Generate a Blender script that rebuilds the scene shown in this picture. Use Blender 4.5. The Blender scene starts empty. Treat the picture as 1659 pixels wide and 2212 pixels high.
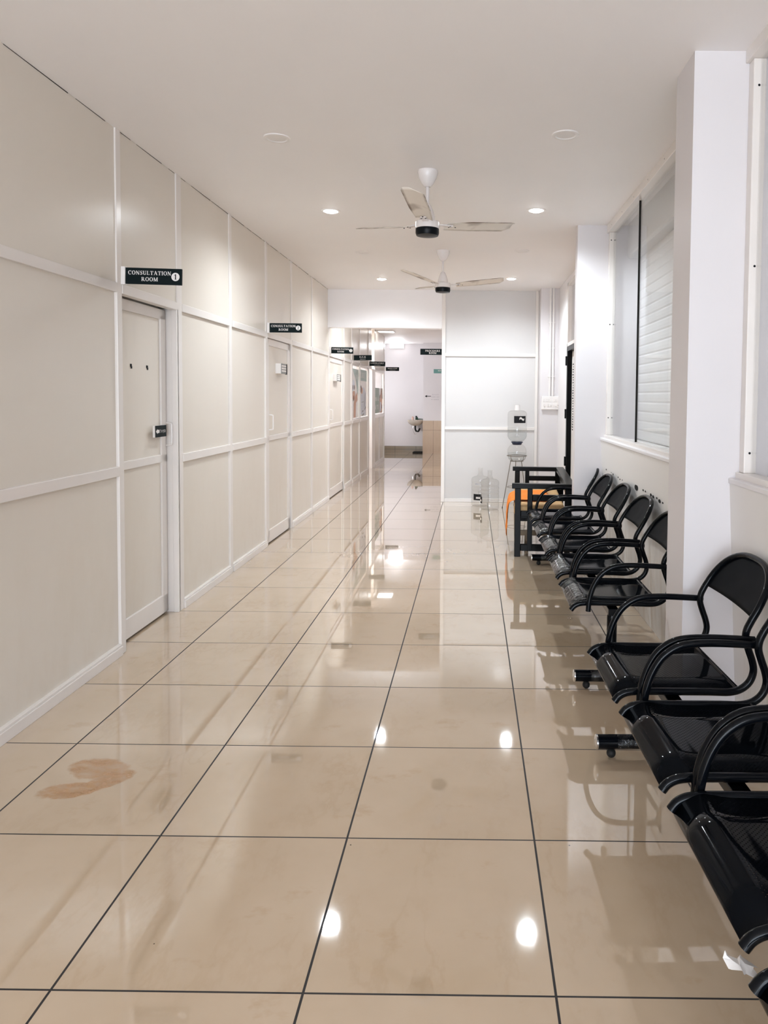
import bpy, math, random
from mathutils import Vector, Matrix
random.seed(7)
C = bpy.context.scene.collection
PI = math.pi
sc = bpy.context.scene

# ------------------------------------------------------------------ mesh helper
class MB:
    def __init__(s): s.v=[]; s.f=[]; s.m=[]
    def add(s, vs, fs, mi=0):
        o=len(s.v); s.v+= [tuple(p) for p in vs]
        for f in fs: s.f.append([i+o for i in f]); s.m.append(mi)
        return s
    def box(s,x0,x1,y0,y1,z0,z1,mi=0):
        vs=[(x,y,z) for z in (z0,z1) for y in (y0,y1) for x in (x0,x1)]
        return s.add(vs,[(0,2,3,1),(4,5,7,6),(0,1,5,4),(2,6,7,3),(0,4,6,2),(1,3,7,5)],mi)
    def poly(s,pts,mi=0): return s.add(pts,[list(range(len(pts)))],mi)
    def tube(s,pts,r,n=10,closed=False,caps=True,mi=0):
        P=[Vector(p) for p in pts]; N=len(P)
        R=r if isinstance(r,(list,tuple)) else [r]*N
        T=[]
        for i in range(N):
            a=P[(i-1)%N] if (closed or i>0) else P[i]; b=P[(i+1)%N] if (closed or i<N-1) else P[i]
            t=(b-a); T.append(t.normalized() if t.length>1e-9 else Vector((0,0,1)))
        up=Vector((0,0,1)) if abs(T[0].z)<.9 else Vector((1,0,0))
        nrm=T[0].cross(up).normalized(); vs=[]
        for i in range(N):
            nrm=(nrm-T[i]*nrm.dot(T[i])); nrm=nrm.normalized() if nrm.length>1e-6 else T[i].orthogonal().normalized()
            bi=T[i].cross(nrm)
            for k in range(n):
                a=2*PI*k/n; vs.append(P[i]+(nrm*math.cos(a)+bi*math.sin(a))*R[i])
        fs=[]
        for i in range(N if closed else N-1):
            j=(i+1)%N
            for k in range(n):
                l=(k+1)%n; fs.append((i*n+k,i*n+l,j*n+l,j*n+k))
        if caps and not closed:
            fs.append(tuple(range(n-1,-1,-1))); fs.append(tuple((N-1)*n+k for k in range(n)))
        return s.add(vs,fs,mi)
    def lathe(s,prof,c=(0,0,0),n=32,mi=0,caps=False):
        vs=[];fs=[];N=len(prof)
        for r,z in prof:
            for k in range(n):
                a=2*PI*k/n; vs.append((c[0]+r*math.cos(a),c[1]+r*math.sin(a),c[2]+z))
        for i in range(N-1):
            for k in range(n):
                l=(k+1)%n; fs.append((i*n+k,i*n+l,(i+1)*n+l,(i+1)*n+k))
        if caps:
            fs.append(tuple(range(n-1,-1,-1))); fs.append(tuple((N-1)*n+k for k in range(n)))
        return s.add(vs,fs,mi)
    def grid(s,rows,mi=0):
        m=len(rows[0]); vs=[p for r in rows for p in r]; fs=[]
        for i in range(len(rows)-1):
            for j in range(m-1): fs.append((i*m+j,i*m+j+1,(i+1)*m+j+1,(i+1)*m+j))
        return s.add(vs,fs,mi)
    def sphere(s,c,r,n=16,sz=1.0,mi=0):
        return s.lathe([(max(r*math.sin(PI*i/10),1e-5),-r*sz*math.cos(PI*i/10)) for i in range(11)],c,n,mi)
    def map(s,fn): s.v=[tuple(fn(Vector(p))) for p in s.v]; return s
    def build(s,name,mat,parent=None,org=(0,0,0),smooth=True,bevel=0,kind=None,ang=35):
        me=bpy.data.meshes.new(name)
        vs=[(p[0]-org[0],p[1]-org[1],p[2]-org[2]) for p in s.v]
        me.from_pydata(vs,[],s.f)
        mats=mat if isinstance(mat,(list,tuple)) else [mat]
        for m in mats: me.materials.append(m)
        for i,p in enumerate(me.polygons): p.material_index=s.m[i]; p.use_smooth=smooth
        me.update()
        if smooth: me.set_sharp_from_angle(angle=math.radians(ang))
        o=bpy.data.objects.new(name,me); C.objects.link(o)
        if parent is None: o.location=org
        else: o.parent=parent
        if bevel:
            b=o.modifiers.new('bevel','BEVEL'); b.width=bevel; b.segments=2; b.limit_method='ANGLE'; b.angle_limit=math.radians(50)
            b.harden_normals=False
        if kind: o['kind']=kind
        return o

def smooth_path(pts,k=6,closed=False):
    P=[Vector(p) for p in pts]; N=len(P); out=[]
    rng=range(N) if closed else range(N-1)
    for i in rng:
        p1=P[i];p2=P[(i+1)%N]
        p0=P[i-1] if (closed or i>0) else p1*2-p2
        p3=P[(i+2)%N] if (closed or i<N-2) else p2*2-p1
        for j in range(k):
            t=j/k
            out.append(0.5*((2*p1)+(p2-p0)*t+(2*p0-5*p1+4*p2-p3)*t*t+(3*p1-p0-3*p2+p3)*t**3))
    if not closed: out.append(P[-1])
    return out

def thing(name,label,cat,loc=(0,0,0),rotz=0,group=None):
    o=bpy.data.objects.new(name,None); C.objects.link(o); o.empty_display_size=.05
    o.location=loc; o.rotation_euler=(0,0,rotz); o['label']=label; o['category']=cat
    if group: o['group']=group
    return o
def tag(o,label,cat,group=None,kind=None):
    o['label']=label; o['category']=cat
    if group: o['group']=group
    if kind: o['kind']=kind
    return o
def struct(o,label,cat):
    o['kind']='structure'; o['label']=label; o['category']=cat; return o
def dup(root,loc,label,rotz=None):
    r=root.copy(); C.objects.link(r); r.location=loc; r['label']=label
    if rotz is not None: r.rotation_euler=(0,0,rotz)
    for ch in list(root.children):
        c=ch.copy(); C.objects.link(c); c.parent=r
        for g in list(ch.children):
            d=g.copy(); C.objects.link(d); d.parent=c
    return r

# ------------------------------------------------------------------ materials
def srgb(r,g,b):
    f=lambda c:(c/255/12.92) if c/255<=.04045 else ((c/255+.055)/1.055)**2.4
    return (f(r),f(g),f(b),1)
class NT:
    def __init__(s,name):
        s.mat=bpy.data.materials.new(name); s.mat.use_nodes=True
        s.t=s.mat.node_tree; s.n=s.t.nodes; s.l=s.t.links
        s.b=s.n['Principled BSDF']; s.out=s.n['Material Output']
    def new(s,t,**kw):
        n=s.n.new(t)
        for k,v in kw.items(): setattr(n,k,v)
        return n
    def math(s,op,a,b=None,clamp=False):
        n=s.new('ShaderNodeMath',operation=op); n.use_clamp=clamp
        for i,x in enumerate((a,b)):
            if x is None: continue
            if isinstance(x,(int,float)): n.inputs[i].default_value=x
            else: s.l.new(x,n.inputs[i])
        return n.outputs[0]
    def mix(s,fac,a,b):
        n=s.new('ShaderNodeMix',data_type='RGBA')
        for inp,x in ((0,fac),(6,a),(7,b)):
            if isinstance(x,(int,float,tuple)): n.inputs[inp].default_value=x
            else: s.l.new(x,n.inputs[inp])
        return n.outputs[2]
    def noise(s,scale,detail=3,vec=None,rough=.5):
        n=s.new('ShaderNodeTexNoise'); n.inputs['Scale'].default_value=scale; n.inputs['Detail'].default_value=detail; n.inputs['Roughness'].default_value=rough
        if vec is not None: s.l.new(vec,n.inputs['Vector'])
        return n.outputs['Fac']
    def ramp(s,x,a,b,c0=0.,c1=1.):
        n=s.new('ShaderNodeMapRange'); n.inputs[1].default_value=a; n.inputs[2].default_value=b; n.inputs[3].default_value=c0; n.inputs[4].default_value=c1
        s.l.new(x,n.inputs[0]); return n.outputs[0]
    def pos(s): return s.new('ShaderNodeNewGeometry').outputs['Position']
    def obj(s): return s.new('ShaderNodeTexCoord').outputs['Object']
    def sep(s,v):
        n=s.new('ShaderNodeSeparateXYZ'); s.l.new(v,n.inputs[0]); return n.outputs
    def bump(s,h,dist,strength=1.):
        n=s.new('ShaderNodeBump'); n.inputs['Distance'].default_value=dist; n.inputs['Strength'].default_value=strength
        s.l.new(h,n.inputs['Height']); s.l.new(n.outputs[0],s.b.inputs['Normal'])
    def scale(s,v,x,y,z):
        n=s.new('ShaderNodeVectorMath',operation='MULTIPLY'); s.l.new(v,n.inputs[0]); n.inputs[1].default_value=(x,y,z); return n.outputs[0]
    def set(s,color=None,rough=None,spec=None,metal=None,coat=None):
        i=s.b.inputs
        if color is not None:
            if isinstance(color,tuple): i['Base Color'].default_value=color
            else: s.l.new(color,i['Base Color'])
        if rough is not None:
            if isinstance(rough,(int,float)): i['Roughness'].default_value=rough
            else: s.l.new(rough,i['Roughness'])
        if spec is not None: i['Specular IOR Level'].default_value=spec
        if metal is not None: i['Metallic'].default_value=metal
        if coat is not None: i['Coat Weight'].default_value=coat; i['Coat Roughness'].default_value=.04
        return s.mat
def plain(name,col,rough=.5,spec=.5,metal=0,var=.04,scale=6,coat=None):
    t=NT(name); n=t.noise(scale,3,t.obj())
    k=t.ramp(n,.3,.7,1-var,1+var*.3)
    m=t.new('ShaderNodeVectorMath',operation='SCALE'); m.inputs[0].default_value=col[:3]; t.l.new(k,m.inputs['Scale'])
    return t.set(m.outputs[0],rough,spec,metal,coat)
def emit(name,col,strength):
    t=NT(name); t.b.inputs['Base Color'].default_value=(.8,.8,.8,1)
    t.b.inputs['Emission Color'].default_value=col; t.b.inputs['Emission Strength'].default_value=strength; return t.mat

M={}
M['paint']=plain('white_wall_paint',(.80,.775,.785,1),.5,.35,var=.03,scale=1.5)
M['lit_beam_paint']=plain('lamp_lit_wall_paint',(.89,.87,.88,1),.5,.35,var=.02,scale=1.5)  # wall paint made whiter for the beam, lamp brightness put into its colour
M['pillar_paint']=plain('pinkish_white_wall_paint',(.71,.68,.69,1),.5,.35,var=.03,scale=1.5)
M['ceiling']=plain('ceiling_paint',(.89,.865,.86,1),.55,.3,var=.02,scale=1.2)
def m_laminate():
    t=NT('cream_laminate'); p=t.pos()
    n1=t.noise(1.1,4,p,.6); n2=t.noise(7,5,t.scale(p,1,1,.35),.65)
    z=t.sep(p)[2]
    low=t.ramp(z,.0,1.0,1.,.0)
    d=t.math('MULTIPLY',t.ramp(n2,.45,.95),t.math('ADD',t.math('MULTIPLY',low,.4),.05))
    base=t.mix(t.ramp(n1,.1,.9),(.72,.668,.60,1),(.70,.642,.565,1))
    col=t.mix(d,base,(.60,.50,.38,1))
    return t.set(col,.27,.45)
M['laminate']=m_laminate()
M['laminate_white']=plain('white_laminate',(.64,.62,.61,1),.27,.45,var=.03,scale=1.5)
M['frame']=plain('white_coated_aluminium',(.78,.735,.70,1),.22,.5,var=.03,scale=4)
M['gap']=plain('dark_gap',(.02,.018,.016,1),.8,.2)
def m_floor():
    t=NT('polished_vitrified_tile'); p=t.pos(); x,y,z=t.sep(p)
    def lines(c,off):
        u=t.math('ADD',t.math('MULTIPLY',c,1/.6),-off/.6)
        f=t.math('FRACT',t.math('ADD',u,100.5))
        return t.math('ABSOLUTE',t.math('SUBTRACT',f,.5))
    lx=t.math('LESS_THAN',lines(x,-.98935),.0032/.6); ly=t.math('LESS_THAN',lines(y,1.63779),.0027/.6)
    g=t.math('MAXIMUM',lx,ly)
    # per tile tint
    cx=t.math('FLOOR',t.math('MULTIPLY',t.math('ADD',x,.98935),1/.6)); cy=t.math('FLOOR',t.math('MULTIPLY',t.math('ADD',y,-1.63779),1/.6))
    cmb=t.new('ShaderNodeCombineXYZ'); t.l.new(cx,cmb.inputs[0]); t.l.new(cy,cmb.inputs[1])
    wn=t.new('ShaderNodeTexWhiteNoise'); t.l.new(cmb.outputs[0],wn.inputs[0])
    off=t.new('ShaderNodeVectorMath',operation='MULTIPLY_ADD'); t.l.new(cmb.outputs[0],off.inputs[0]); off.inputs[1].default_value=(3.1,1.7,0); t.l.new(p,off.inputs[2])
    v=off.outputs[0]
    n1=t.noise(1.6,5,v,.55); n2=t.noise(5,6,t.scale(v,1,.45,1),.6)
    base=t.mix(t.ramp(n1,.35,.68),(.555,.438,.32,1),(.505,.385,.265,1))
    vein=t.math('MULTIPLY',t.ramp(t.math('ABSOLUTE',t.math('SUBTRACT',n2,.5)),.0,.035,.22,0.),t.ramp(n1,.45,.6))
    col=t.mix(vein,base,(.42,.29,.17,1))
    # dried spill near the first door
    def blob(cx0,cy0,rx,ry,rot):
        dx=t.math('ADD',x,-cx0); dy=t.math('ADD',y,-cy0); c,s_=math.cos(rot),math.sin(rot)
        a=t.math('MULTIPLY',t.math('ADD',t.math('MULTIPLY',dx,c),t.math('MULTIPLY',dy,s_)),1/rx)
        b=t.math('MULTIPLY',t.math('ADD',t.math('MULTIPLY',dx,-s_),t.math('MULTIPLY',dy,c)),1/ry)
        return t.math('SQRT',t.math('ADD',t.math('MULTIPLY',a,a),t.math('MULTIPLY',b,b)))
    d=t.math('MINIMUM',blob(-1.40,2.645,.125,.08,-.2),t.math('MINIMUM',blob(-1.425,2.495,.115,.055,.25),blob(-1.325,2.565,.105,.05,.75)))
    wob=t.noise(14,4,p,.6); d=t.math('ADD',d,t.math('MULTIPLY',t.math('SUBTRACT',wob,.5),.7))
    st=t.math('MULTIPLY',t.ramp(d,.85,1.02,1.,0.),t.ramp(t.noise(11,5,t.scale(p,1,2,1),.65),.34,.58,.42,1.))
    col=t.mix(st,col,(.40,.205,.075,1))
    # scuffs and specks
    sm=t.math('MULTIPLY',t.ramp(t.noise(3.2,5,t.scale(p,1,1.6,1),.7),.60,.74,0.,.5),1.)
    col=t.mix(sm,col,(.43,.28,.15,1))
    vo=t.new('ShaderNodeTexVoronoi'); vo.inputs['Scale'].default_value=4.2; t.l.new(p,vo.inputs['Vector'])
    sp=t.math('LESS_THAN',vo.outputs['Distance'],.013)
    col=t.mix(sp,col,(.09,.06,.04,1))
    col=t.mix(g,col,(.015,.012,.012,1))
    rr=t.ramp(n2,.3,.8,.03,.055); rr=t.math('ADD',rr,t.math('MULTIPLY',st,.25)); rr=t.math('MAXIMUM',rr,t.math('MULTIPLY',g,.7))
    t.set(col,rr,.6,coat=1.0); t.b.inputs['Coat Roughness'].default_value=0.; t.l.new(t.math('SUBTRACT',1.,g),t.b.inputs['Coat Weight'])
    return t.mat
M['floor']=m_floor()
def m_black(name,holes=None):
    t=NT(name); p=t.obj(); n=t.noise(9,3,p)
    t.set(t.mix(n,(.0015,.002,.003,1),(.003,.004,.006,1)),t.ramp(n,.3,.7,.5,.6) if holes=='back' else t.ramp(n,.3,.7,.05,.085),.07 if holes else .15)
    if holes:
        x,y,z=t.sep(p); a,b=(x,y) if holes=='seat' else (y,z)
        k=2*PI/.0125
        pr=t.math('MULTIPLY',t.math('SINE',t.math('MULTIPLY',a,k)),t.math('SINE',t.math('MULTIPLY',b,k)))
        h=t.math('GREATER_THAN',pr,.70 if holes=='seat' else .86)
        if holes=='seat':
            msk=t.math('MULTIPLY',t.math('LESS_THAN',t.math('ABSOLUTE',y),.195),t.math('MULTIPLY',t.math('GREATER_THAN',x,-.135),t.math('LESS_THAN',x,.165)))
        else:
            q=t.math('ADD',t.math('POWER',t.math('MULTIPLY',t.math('ABSOLUTE',y),1/.205),2.),t.math('POWER',t.math('MULTIPLY',t.math('ADD',z,-.69),1/.128),2.))
            msk=t.math('MULTIPLY',t.math('LESS_THAN',q,1.),t.math('GREATER_THAN',z,.697))
        h=t.math('MULTIPLY',h,msk)
        tr=t.new('ShaderNodeBsdfTransparent'); mx=t.new('ShaderNodeMixShader')
        t.l.new(h,mx.inputs[0]); t.l.new(t.b.outputs[0],mx.inputs[1]); t.l.new(tr.outputs[0],mx.inputs[2]); t.l.new(mx.outputs[0],t.out.inputs[0])
    return t.mat
M['black']=m_black('glossy_black_powder_coat')
M['black_seat']=m_black('perforated_black_seat','seat')
M['black_back']=m_black('perforated_black_back','back')
M['black_wood']=plain('black_painted_wood',(.0018,.0016,.0016,1),.30,.09,var=.3,scale=12)
M['rubber']=plain('black_rubber',(.012,.012,.012,1),.6,.3)
M['silver']=plain('brushed_silver',(.75,.74,.73,1),.25,.5,1.)
def m_film(name,fac,tint=(1,1,1,1)):
    t=NT(name); n=t.noise(38,4,t.obj(),.6)
    gl=t.new('ShaderNodeBsdfGlossy'); gl.inputs['Roughness'].default_value=.12; gl.inputs['Color'].default_value=tint
    bp=t.new('ShaderNodeBump'); bp.inputs['Distance'].default_value=.012; t.l.new(n,bp.inputs['Height']); t.l.new(bp.outputs[0],gl.inputs['Normal'])
    tr=t.new('ShaderNodeBsdfTransparent'); mx=t.new('ShaderNodeMixShader'); mx.inputs[0].default_value=fac
    t.l.new(t.ramp(n,.4,.7,fac*.3,fac*1.6),mx.inputs[0])
    t.l.new(tr.outputs[0],mx.inputs[1]); t.l.new(gl.outputs[0],mx.inputs[2]); t.l.new(mx.outputs[0],t.out.inputs[0]); return t.mat
M['film_thin']=m_film('thin_plastic_film',.05)
M['film']=m_film('clear_plastic_film',.15)
def m_glass(name,tint=(.985,.99,.99,1),refl=.8,base=.0):
    t=NT(name); lwt=t.new('ShaderNodeLayerWeight'); lwt.inputs[0].default_value=.5
    fz=t.math('ADD',t.math('MULTIPLY',t.math('POWER',lwt.outputs['Facing'],5.),.96),.035)
    gl=t.new('ShaderNodeBsdfGlossy'); gl.inputs['Roughness'].default_value=.02
    tr=t.new('ShaderNodeBsdfTransparent'); tr.inputs[0].default_value=tint
    mx=t.new('ShaderNodeMixShader'); t.l.new(t.math('ADD',t.math('MULTIPLY',fz,refl),base,True),mx.inputs[0])
    t.l.new(tr.outputs[0],mx.inputs[1]); t.l.new(gl.outputs[0],mx.inputs[2]); t.l.new(mx.outputs[0],t.out.inputs[0]); return t.mat
M['glass']=m_glass('window_glass')
M['jug']=m_glass('clear_jug_plastic',(.95,.95,.945,1),.8,.02)
M['water']=m_glass('water',(.95,.965,.97,1),.5,.02)
M['sign']=plain('dark_green_sign',(.0035,.009,.010,1),.5,.12)
M['sign_pale']=plain('teal_sign',(.10,.25,.23,1),.35,.4)
M['white']=plain('white_plastic',(.83,.80,.78,1),.35,.5)
M['letter']=plain('white_lettering',(.80,.77,.75,1),.5,.3)
M['ink']=plain('black_ink',(.01,.01,.012,1),.6,.2)
M['grey_print']=plain('grey_print',(.28,.28,.27,1),.5,.3)
M['pale_print']=plain('pale_grey_print',(.5,.5,.52,1),.5,.3)
M['lamp']=emit('lit_lamp',(1,.985,.97,1),22)
M['panel_lamp']=emit('lit_panel',(1,.99,.98,1),3.5)
M['off_lamp']=plain('unlit_diffuser',(.80,.765,.745,1),.4,.4)
def m_blade():
    t=NT('dusty_fan_blade'); p=t.obj(); n=t.noise(9,4,t.scale(p,.5,2.2,1),.6)
    y=t.sep(p)[1]
    e=t.ramp(t.math('ABSOLUTE',y),.048,.066,0.,1.)
    d=t.math('MULTIPLY',e,t.ramp(n,.38,.6)); d=t.math('ADD',d,t.ramp(t.noise(5,3,p),.60,.72,0.,.45),True)
    return t.set(t.mix(d,(.80,.745,.68,1),(.11,.06,.03,1)),.4,.4)
M['blade']=m_blade()
M['fan']=plain('white_fan_enamel',(.82,.775,.76,1),.25,.5)
M['fan_ring']=plain('dark_fan_ring',(.004,.006,.008,1),.35,.15)
M['mattress']=plain('tan_cotton',(.62,.40,.20,1),.85,.2,var=.1,scale=20)
def m_cloth():
    t=NT('orange_cloth'); p=t.obj(); n=t.noise(22,3,t.scale(p,1,1,.4))
    t.set(t.mix(n,(.80,.19,.018,1),(.93,.30,.05,1)),.8,.2); t.bump(n,.006,.6); return t.mat
M['cloth']=m_cloth()
def m_tile(name,a,b,joint,sx,sz,ox,oz):
    t=NT(name); p=t.pos(); x,y,z=t.sep(p)
    def ln(c,o,per):
        f=t.math('FRACT',t.math('ADD',t.math('MULTIPLY',t.math('ADD',c,-o),1/per),100.5)); return t.math('LESS_THAN',t.math('ABSOLUTE',t.math('SUBTRACT',f,.5)),.004/per)
    g=t.math('MAXIMUM',ln(x,ox,sx),ln(z,oz,sz))
    n=t.noise(9,4,t.scale(p,2,1,.4)); return t.set(t.mix(g,t.mix(n,a,b),joint),.3,.4)
M['dado']=m_tile('beige_wall_tile',(.60,.47,.35,1),(.52,.39,.27,1),(.22,.15,.10,1),.3,.6,-.985,.585)
M['skirt']=m_tile('taupe_skirting_tile',(.30,.25,.18,1),(.25,.20,.14,1),(.06,.05,.04,1),.54,.085,-1.985,.075)
M['wire']=plain('thin_steel_wire',(.16,.13,.10,1),.4,.5,.6)
M['blue']=plain('dark_blue_plastic',(.012,.02,.055,1),.35,.5)
M['brown']=plain('dark_brown_wood',(.045,.014,.008,1),.5,.3,var=.2)
M['sage']=plain('sage_green_print',(.27,.34,.285,1),.4,.3)
M['sage_pale']=plain('pale_sage_print',(.40,.50,.47,1),.4,.3)
M['skin']=plain('skin_tone_print',(.66,.40,.29,1),.5,.3,var=.1)
M['coat']=plain('pale_blue_white_print',(.70,.73,.80,1),.5,.3)
M['hair']=plain('brown_print',(.16,.10,.075,1),.5,.3)
M['ceramic']=plain('stained_ceramic',(.66,.60,.52,1),.2,.5,var=.1)
M['green']=plain('green_plastic',(.012,.05,.028,1),.4,.4)
M['pink']=plain('pink_soap_bottle',(.75,.52,.44,1),.35,.4)
M['shutter']=plain('white_shutter_enamel',(.66,.655,.655,1),.4,.4)
def m_lower():
    t=NT('stained_lower_wall'); p=t.pos(); z=t.sep(p)[2]
    n=t.noise(6,4,t.scale(p,1,1.4,.10),.6); lo=t.ramp(z,.1,.85,1.,0.)
    d=t.math('MULTIPLY',t.ramp(n,.46,.72),t.math('MULTIPLY',lo,.65))
    return t.set(t.mix(d,(.79,.765,.745,1),(.47,.36,.24,1)),.45,.35)
M['lower']=m_lower()

# ------------------------------------------------------------------ lettering (own serif capitals)
def ring(cx,cy,rx,ry,tx,ty,a0,a1,n=14):
    out=[]
    for i in range(n):
        q=[a0+(a1-a0)*k/n for k in (i,i+1)]
        A=[(cx+rx*math.cos(a),cy+ry*math.sin(a)) for a in q]; B=[(cx+(rx-tx)*math.cos(a),cy+(ry-ty)*math.sin(a)) for a in q]
        out.append([A[0],A[1],B[1],B[0]])
    return out
def seg(x0,y0,x1,y1,w):
    dx,dy=x1-x0,y1-y0; L=math.hypot(dx,dy); nx,ny=-dy/L*w/2,dx/L*w/2
    return [(x0+nx,y0+ny),(x0-nx,y0-ny),(x1-nx,y1-ny),(x1+nx,y1+ny)]
def bar(x0,x1,y0,y1): return [(x0,y0),(x1,y0),(x1,y1),(x0,y1)]
T1,T0,SF=.2,.09,.07
def stem(x,w=T1,y0=0,y1=1,top=True,bot=True):
    o=[bar(x-w/2,x+w/2,y0,y1)]
    if top: o.append(bar(x-w/2-.09,x+w/2+.09,y1-SF,y1))
    if bot: o.append(bar(x-w/2-.09,x+w/2+.09,y0,y0+SF))
    return o
def glyph(c):
    if c=='I': return stem(.2),.4
    if c=='L': return stem(.2)+[bar(.1,.72,0,SF),bar(.64,.72,0,.3)],.78
    if c=='T': return stem(.42,top=False)+[bar(.0,.84,1-SF,1),bar(0,.08,.7,1),bar(.76,.84,.7,1)],.86
    if c=='E': return stem(.2)+[bar(.1,.7,0,SF),bar(.1,.68,1-SF,1),bar(.2,.55,.46,.54),bar(.62,.7,0,.28),bar(.6,.68,.74,1),bar(.48,.55,.36,.64)],.76
    if c=='O': return ring(.47,.5,.45,.52,.2,.08,0,2*PI,24),.94
    if c=='C': return ring(.47,.5,.45,.52,.2,.08,.7,2*PI-.7,20)+[bar(.72,.8,.64,1)],.88
    if c=='G': return ring(.47,.5,.45,.52,.2,.08,.7,2*PI-.5,20)+[bar(.72,.8,.66,1),bar(.68,.87,.05,.45),bar(.58,.95,.4,.47)],.98
    if c=='S':
        P=[(.58,.74),(.5,.93),(.32,.96),(.14,.86),(.14,.68),(.32,.54),(.5,.42),(.56,.24),(.42,.06),(.24,.03),(.1,.14),(.07,.3)]
        W=[.07,.08,.09,.13,.16,.2,.2,.16,.12,.08,.08,.07]; Q=smooth_path([(a,b,0) for a,b in P],3)
        return [seg(Q[i].x,Q[i].y,Q[i+1].x+.001,Q[i+1].y,W[min(i//3,11)]) for i in range(len(Q)-1)]+[bar(.54,.62,.66,1),bar(.04,.11,0,.36)],.68
    if c=='U': return stem(.2,y0=.3,bot=False)+stem(.72,T0,y0=.3,bot=False)+ring(.46,.34,.36,.36,.16,.1,PI,2*PI,12),.92
    if c=='N': return stem(.16,T0)+stem(.8,T0,bot=False)+[seg(.16,.97,.78,.02,.22)],.96
    if c=='M': return stem(.15,T0)+stem(.95,T1)+[seg(.18,.97,.52,.05,.2),seg(.54,.03,.9,.97,.08)],1.12
    if c=='A': return [seg(.12,.03,.44,.98,.08),seg(.44,1.,.8,.03,.21),bar(.22,.66,.3,.38),bar(0,.26,0,SF),bar(.62,.98,0,SF)],.98
    if c=='V': return [seg(.12,.97,.46,.02,.21),seg(.46,.0,.8,.97,.08),bar(-.02,.3,1-SF,1),bar(.66,.94,1-SF,1)],.94
    if c=='Y': return [seg(.12,.97,.46,.45,.2),seg(.46,.48,.78,.97,.08),bar(-.02,.3,1-SF,1),bar(.64,.92,1-SF,1)]+stem(.45,y1=.5,top=False),.92
    if c in 'PRB':
        o=stem(.2)+ring(.38,.74,.32,.26,.17,.07,-PI/2,PI/2,10)+[bar(.2,.4,1-SF,1),bar(.2,.4,.48,.55)]
        if c=='R': o+=[seg(.42,.5,.78,.03,.2),bar(.66,.96,0,SF)]
        if c=='B': o+=ring(.4,.27,.36,.27,.18,.07,-PI/2,PI/2,10)+[bar(.2,.42,0,SF)]
        return o,{'P':.74,'R':.94,'B':.82}[c]
    if c=='D': return stem(.2)+ring(.38,.5,.48,.5,.2,.07,-PI/2,PI/2,14)+[bar(.2,.4,1-SF,1),bar(.2,.4,0,SF)],.92
    if c=='&': return ring(.36,.74,.2,.24,.09,.07,0,2*PI,12)+ring(.36,.27,.32,.28,.14,.07,.6,2*PI-.6,14)+[seg(.24,.68,.8,.02,.18),seg(.6,.2,.78,.45,.08)],.9
    if c=='.': return [bar(.06,.26,0,.2)],.34
    if c=='1': return stem(.3,.2,top=False)+[seg(.08,.78,.3,.97,.1)],.55
    if c=='2': return ring(.32,.68,.28,.31,.17,.08,-.6,PI-.1,10)+[seg(.5,.5,.1,.06,.13),bar(.05,.62,0,.13)],.66
    if c=='3': return ring(.3,.73,.27,.26,.15,.08,-1.3,PI-.4,10)+ring(.3,.27,.3,.28,.16,.08,-PI+.4,1.35,10),.62
    return [],.45
def text(s,h,cx,cy,stretch=1.0,track=.09):
    W=sum(glyph(c)[1]+track for c in s)-track; x=-W/2; out=[]
    for c in s:
        g,w=glyph(c)
        for q in g: out.append([(cx+(x+u)*h*stretch,cy+(v-.5)*h) for u,v in q])
        x+=w+track
    return out
def squiggle(n,h,cx,cy,seed):   # round looped script strokes
    rnd=random.Random(seed); out=[]; x=cx-n*h*.5
    for i in range(n):
        r=h*rnd.uniform(.28,.42); x+=h*.5
        out+= [[(a,b) for a,b in q] for q in ring(x,cy+h*rnd.uniform(-.06,.1),r,r*rnd.uniform(.8,1.25),h*.13,h*.13,rnd.uniform(-1.5,.5),rnd.uniform(3.2,5.6),9)]
        if rnd.random()<.6: out.append(bar(x+h*.1,x+h*.23,cy-h*rnd.uniform(.3,.6),cy+h*.4))
        x+=h*.5
    return out
def flat(polys,fn): 
    m=MB()
    for q in polys: m.poly([fn(u,v) for u,v in q])
    return m

# ------------------------------------------------------------------ room shell
XW=lambda y:-1.862-.0085*y            # face of the left partition (not quite parallel to the tiles)
def lw(p): return (p[0]+XW(p[1]),p[1],p[2])
CE=lambda y:2.80+.005*y
f=MB(); f.grid([[(x,y,0) for x in (-5,2)] for y in (-4.2,19.5)]); struct(f.build('floor',M['floor']),'polished beige tiled floor with dark grout lines','floor')
f=MB(); f.poly([(-2.2,-4.2,CE(-4.2)),(1.6,-4.2,CE(-4.2)),(1.6,9.9,CE(9.9)),(-2.2,9.9,CE(9.9))]); struct(f.build('ceiling',M['ceiling']),'white ceiling over the waiting corridor','ceiling')
f=MB(); f.box(-5,0,9.8,19.2,2.775,2.85); struct(f.build('ceiling_corridor',M['ceiling']),'white ceiling of the corridor beyond the beam','ceiling')

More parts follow.
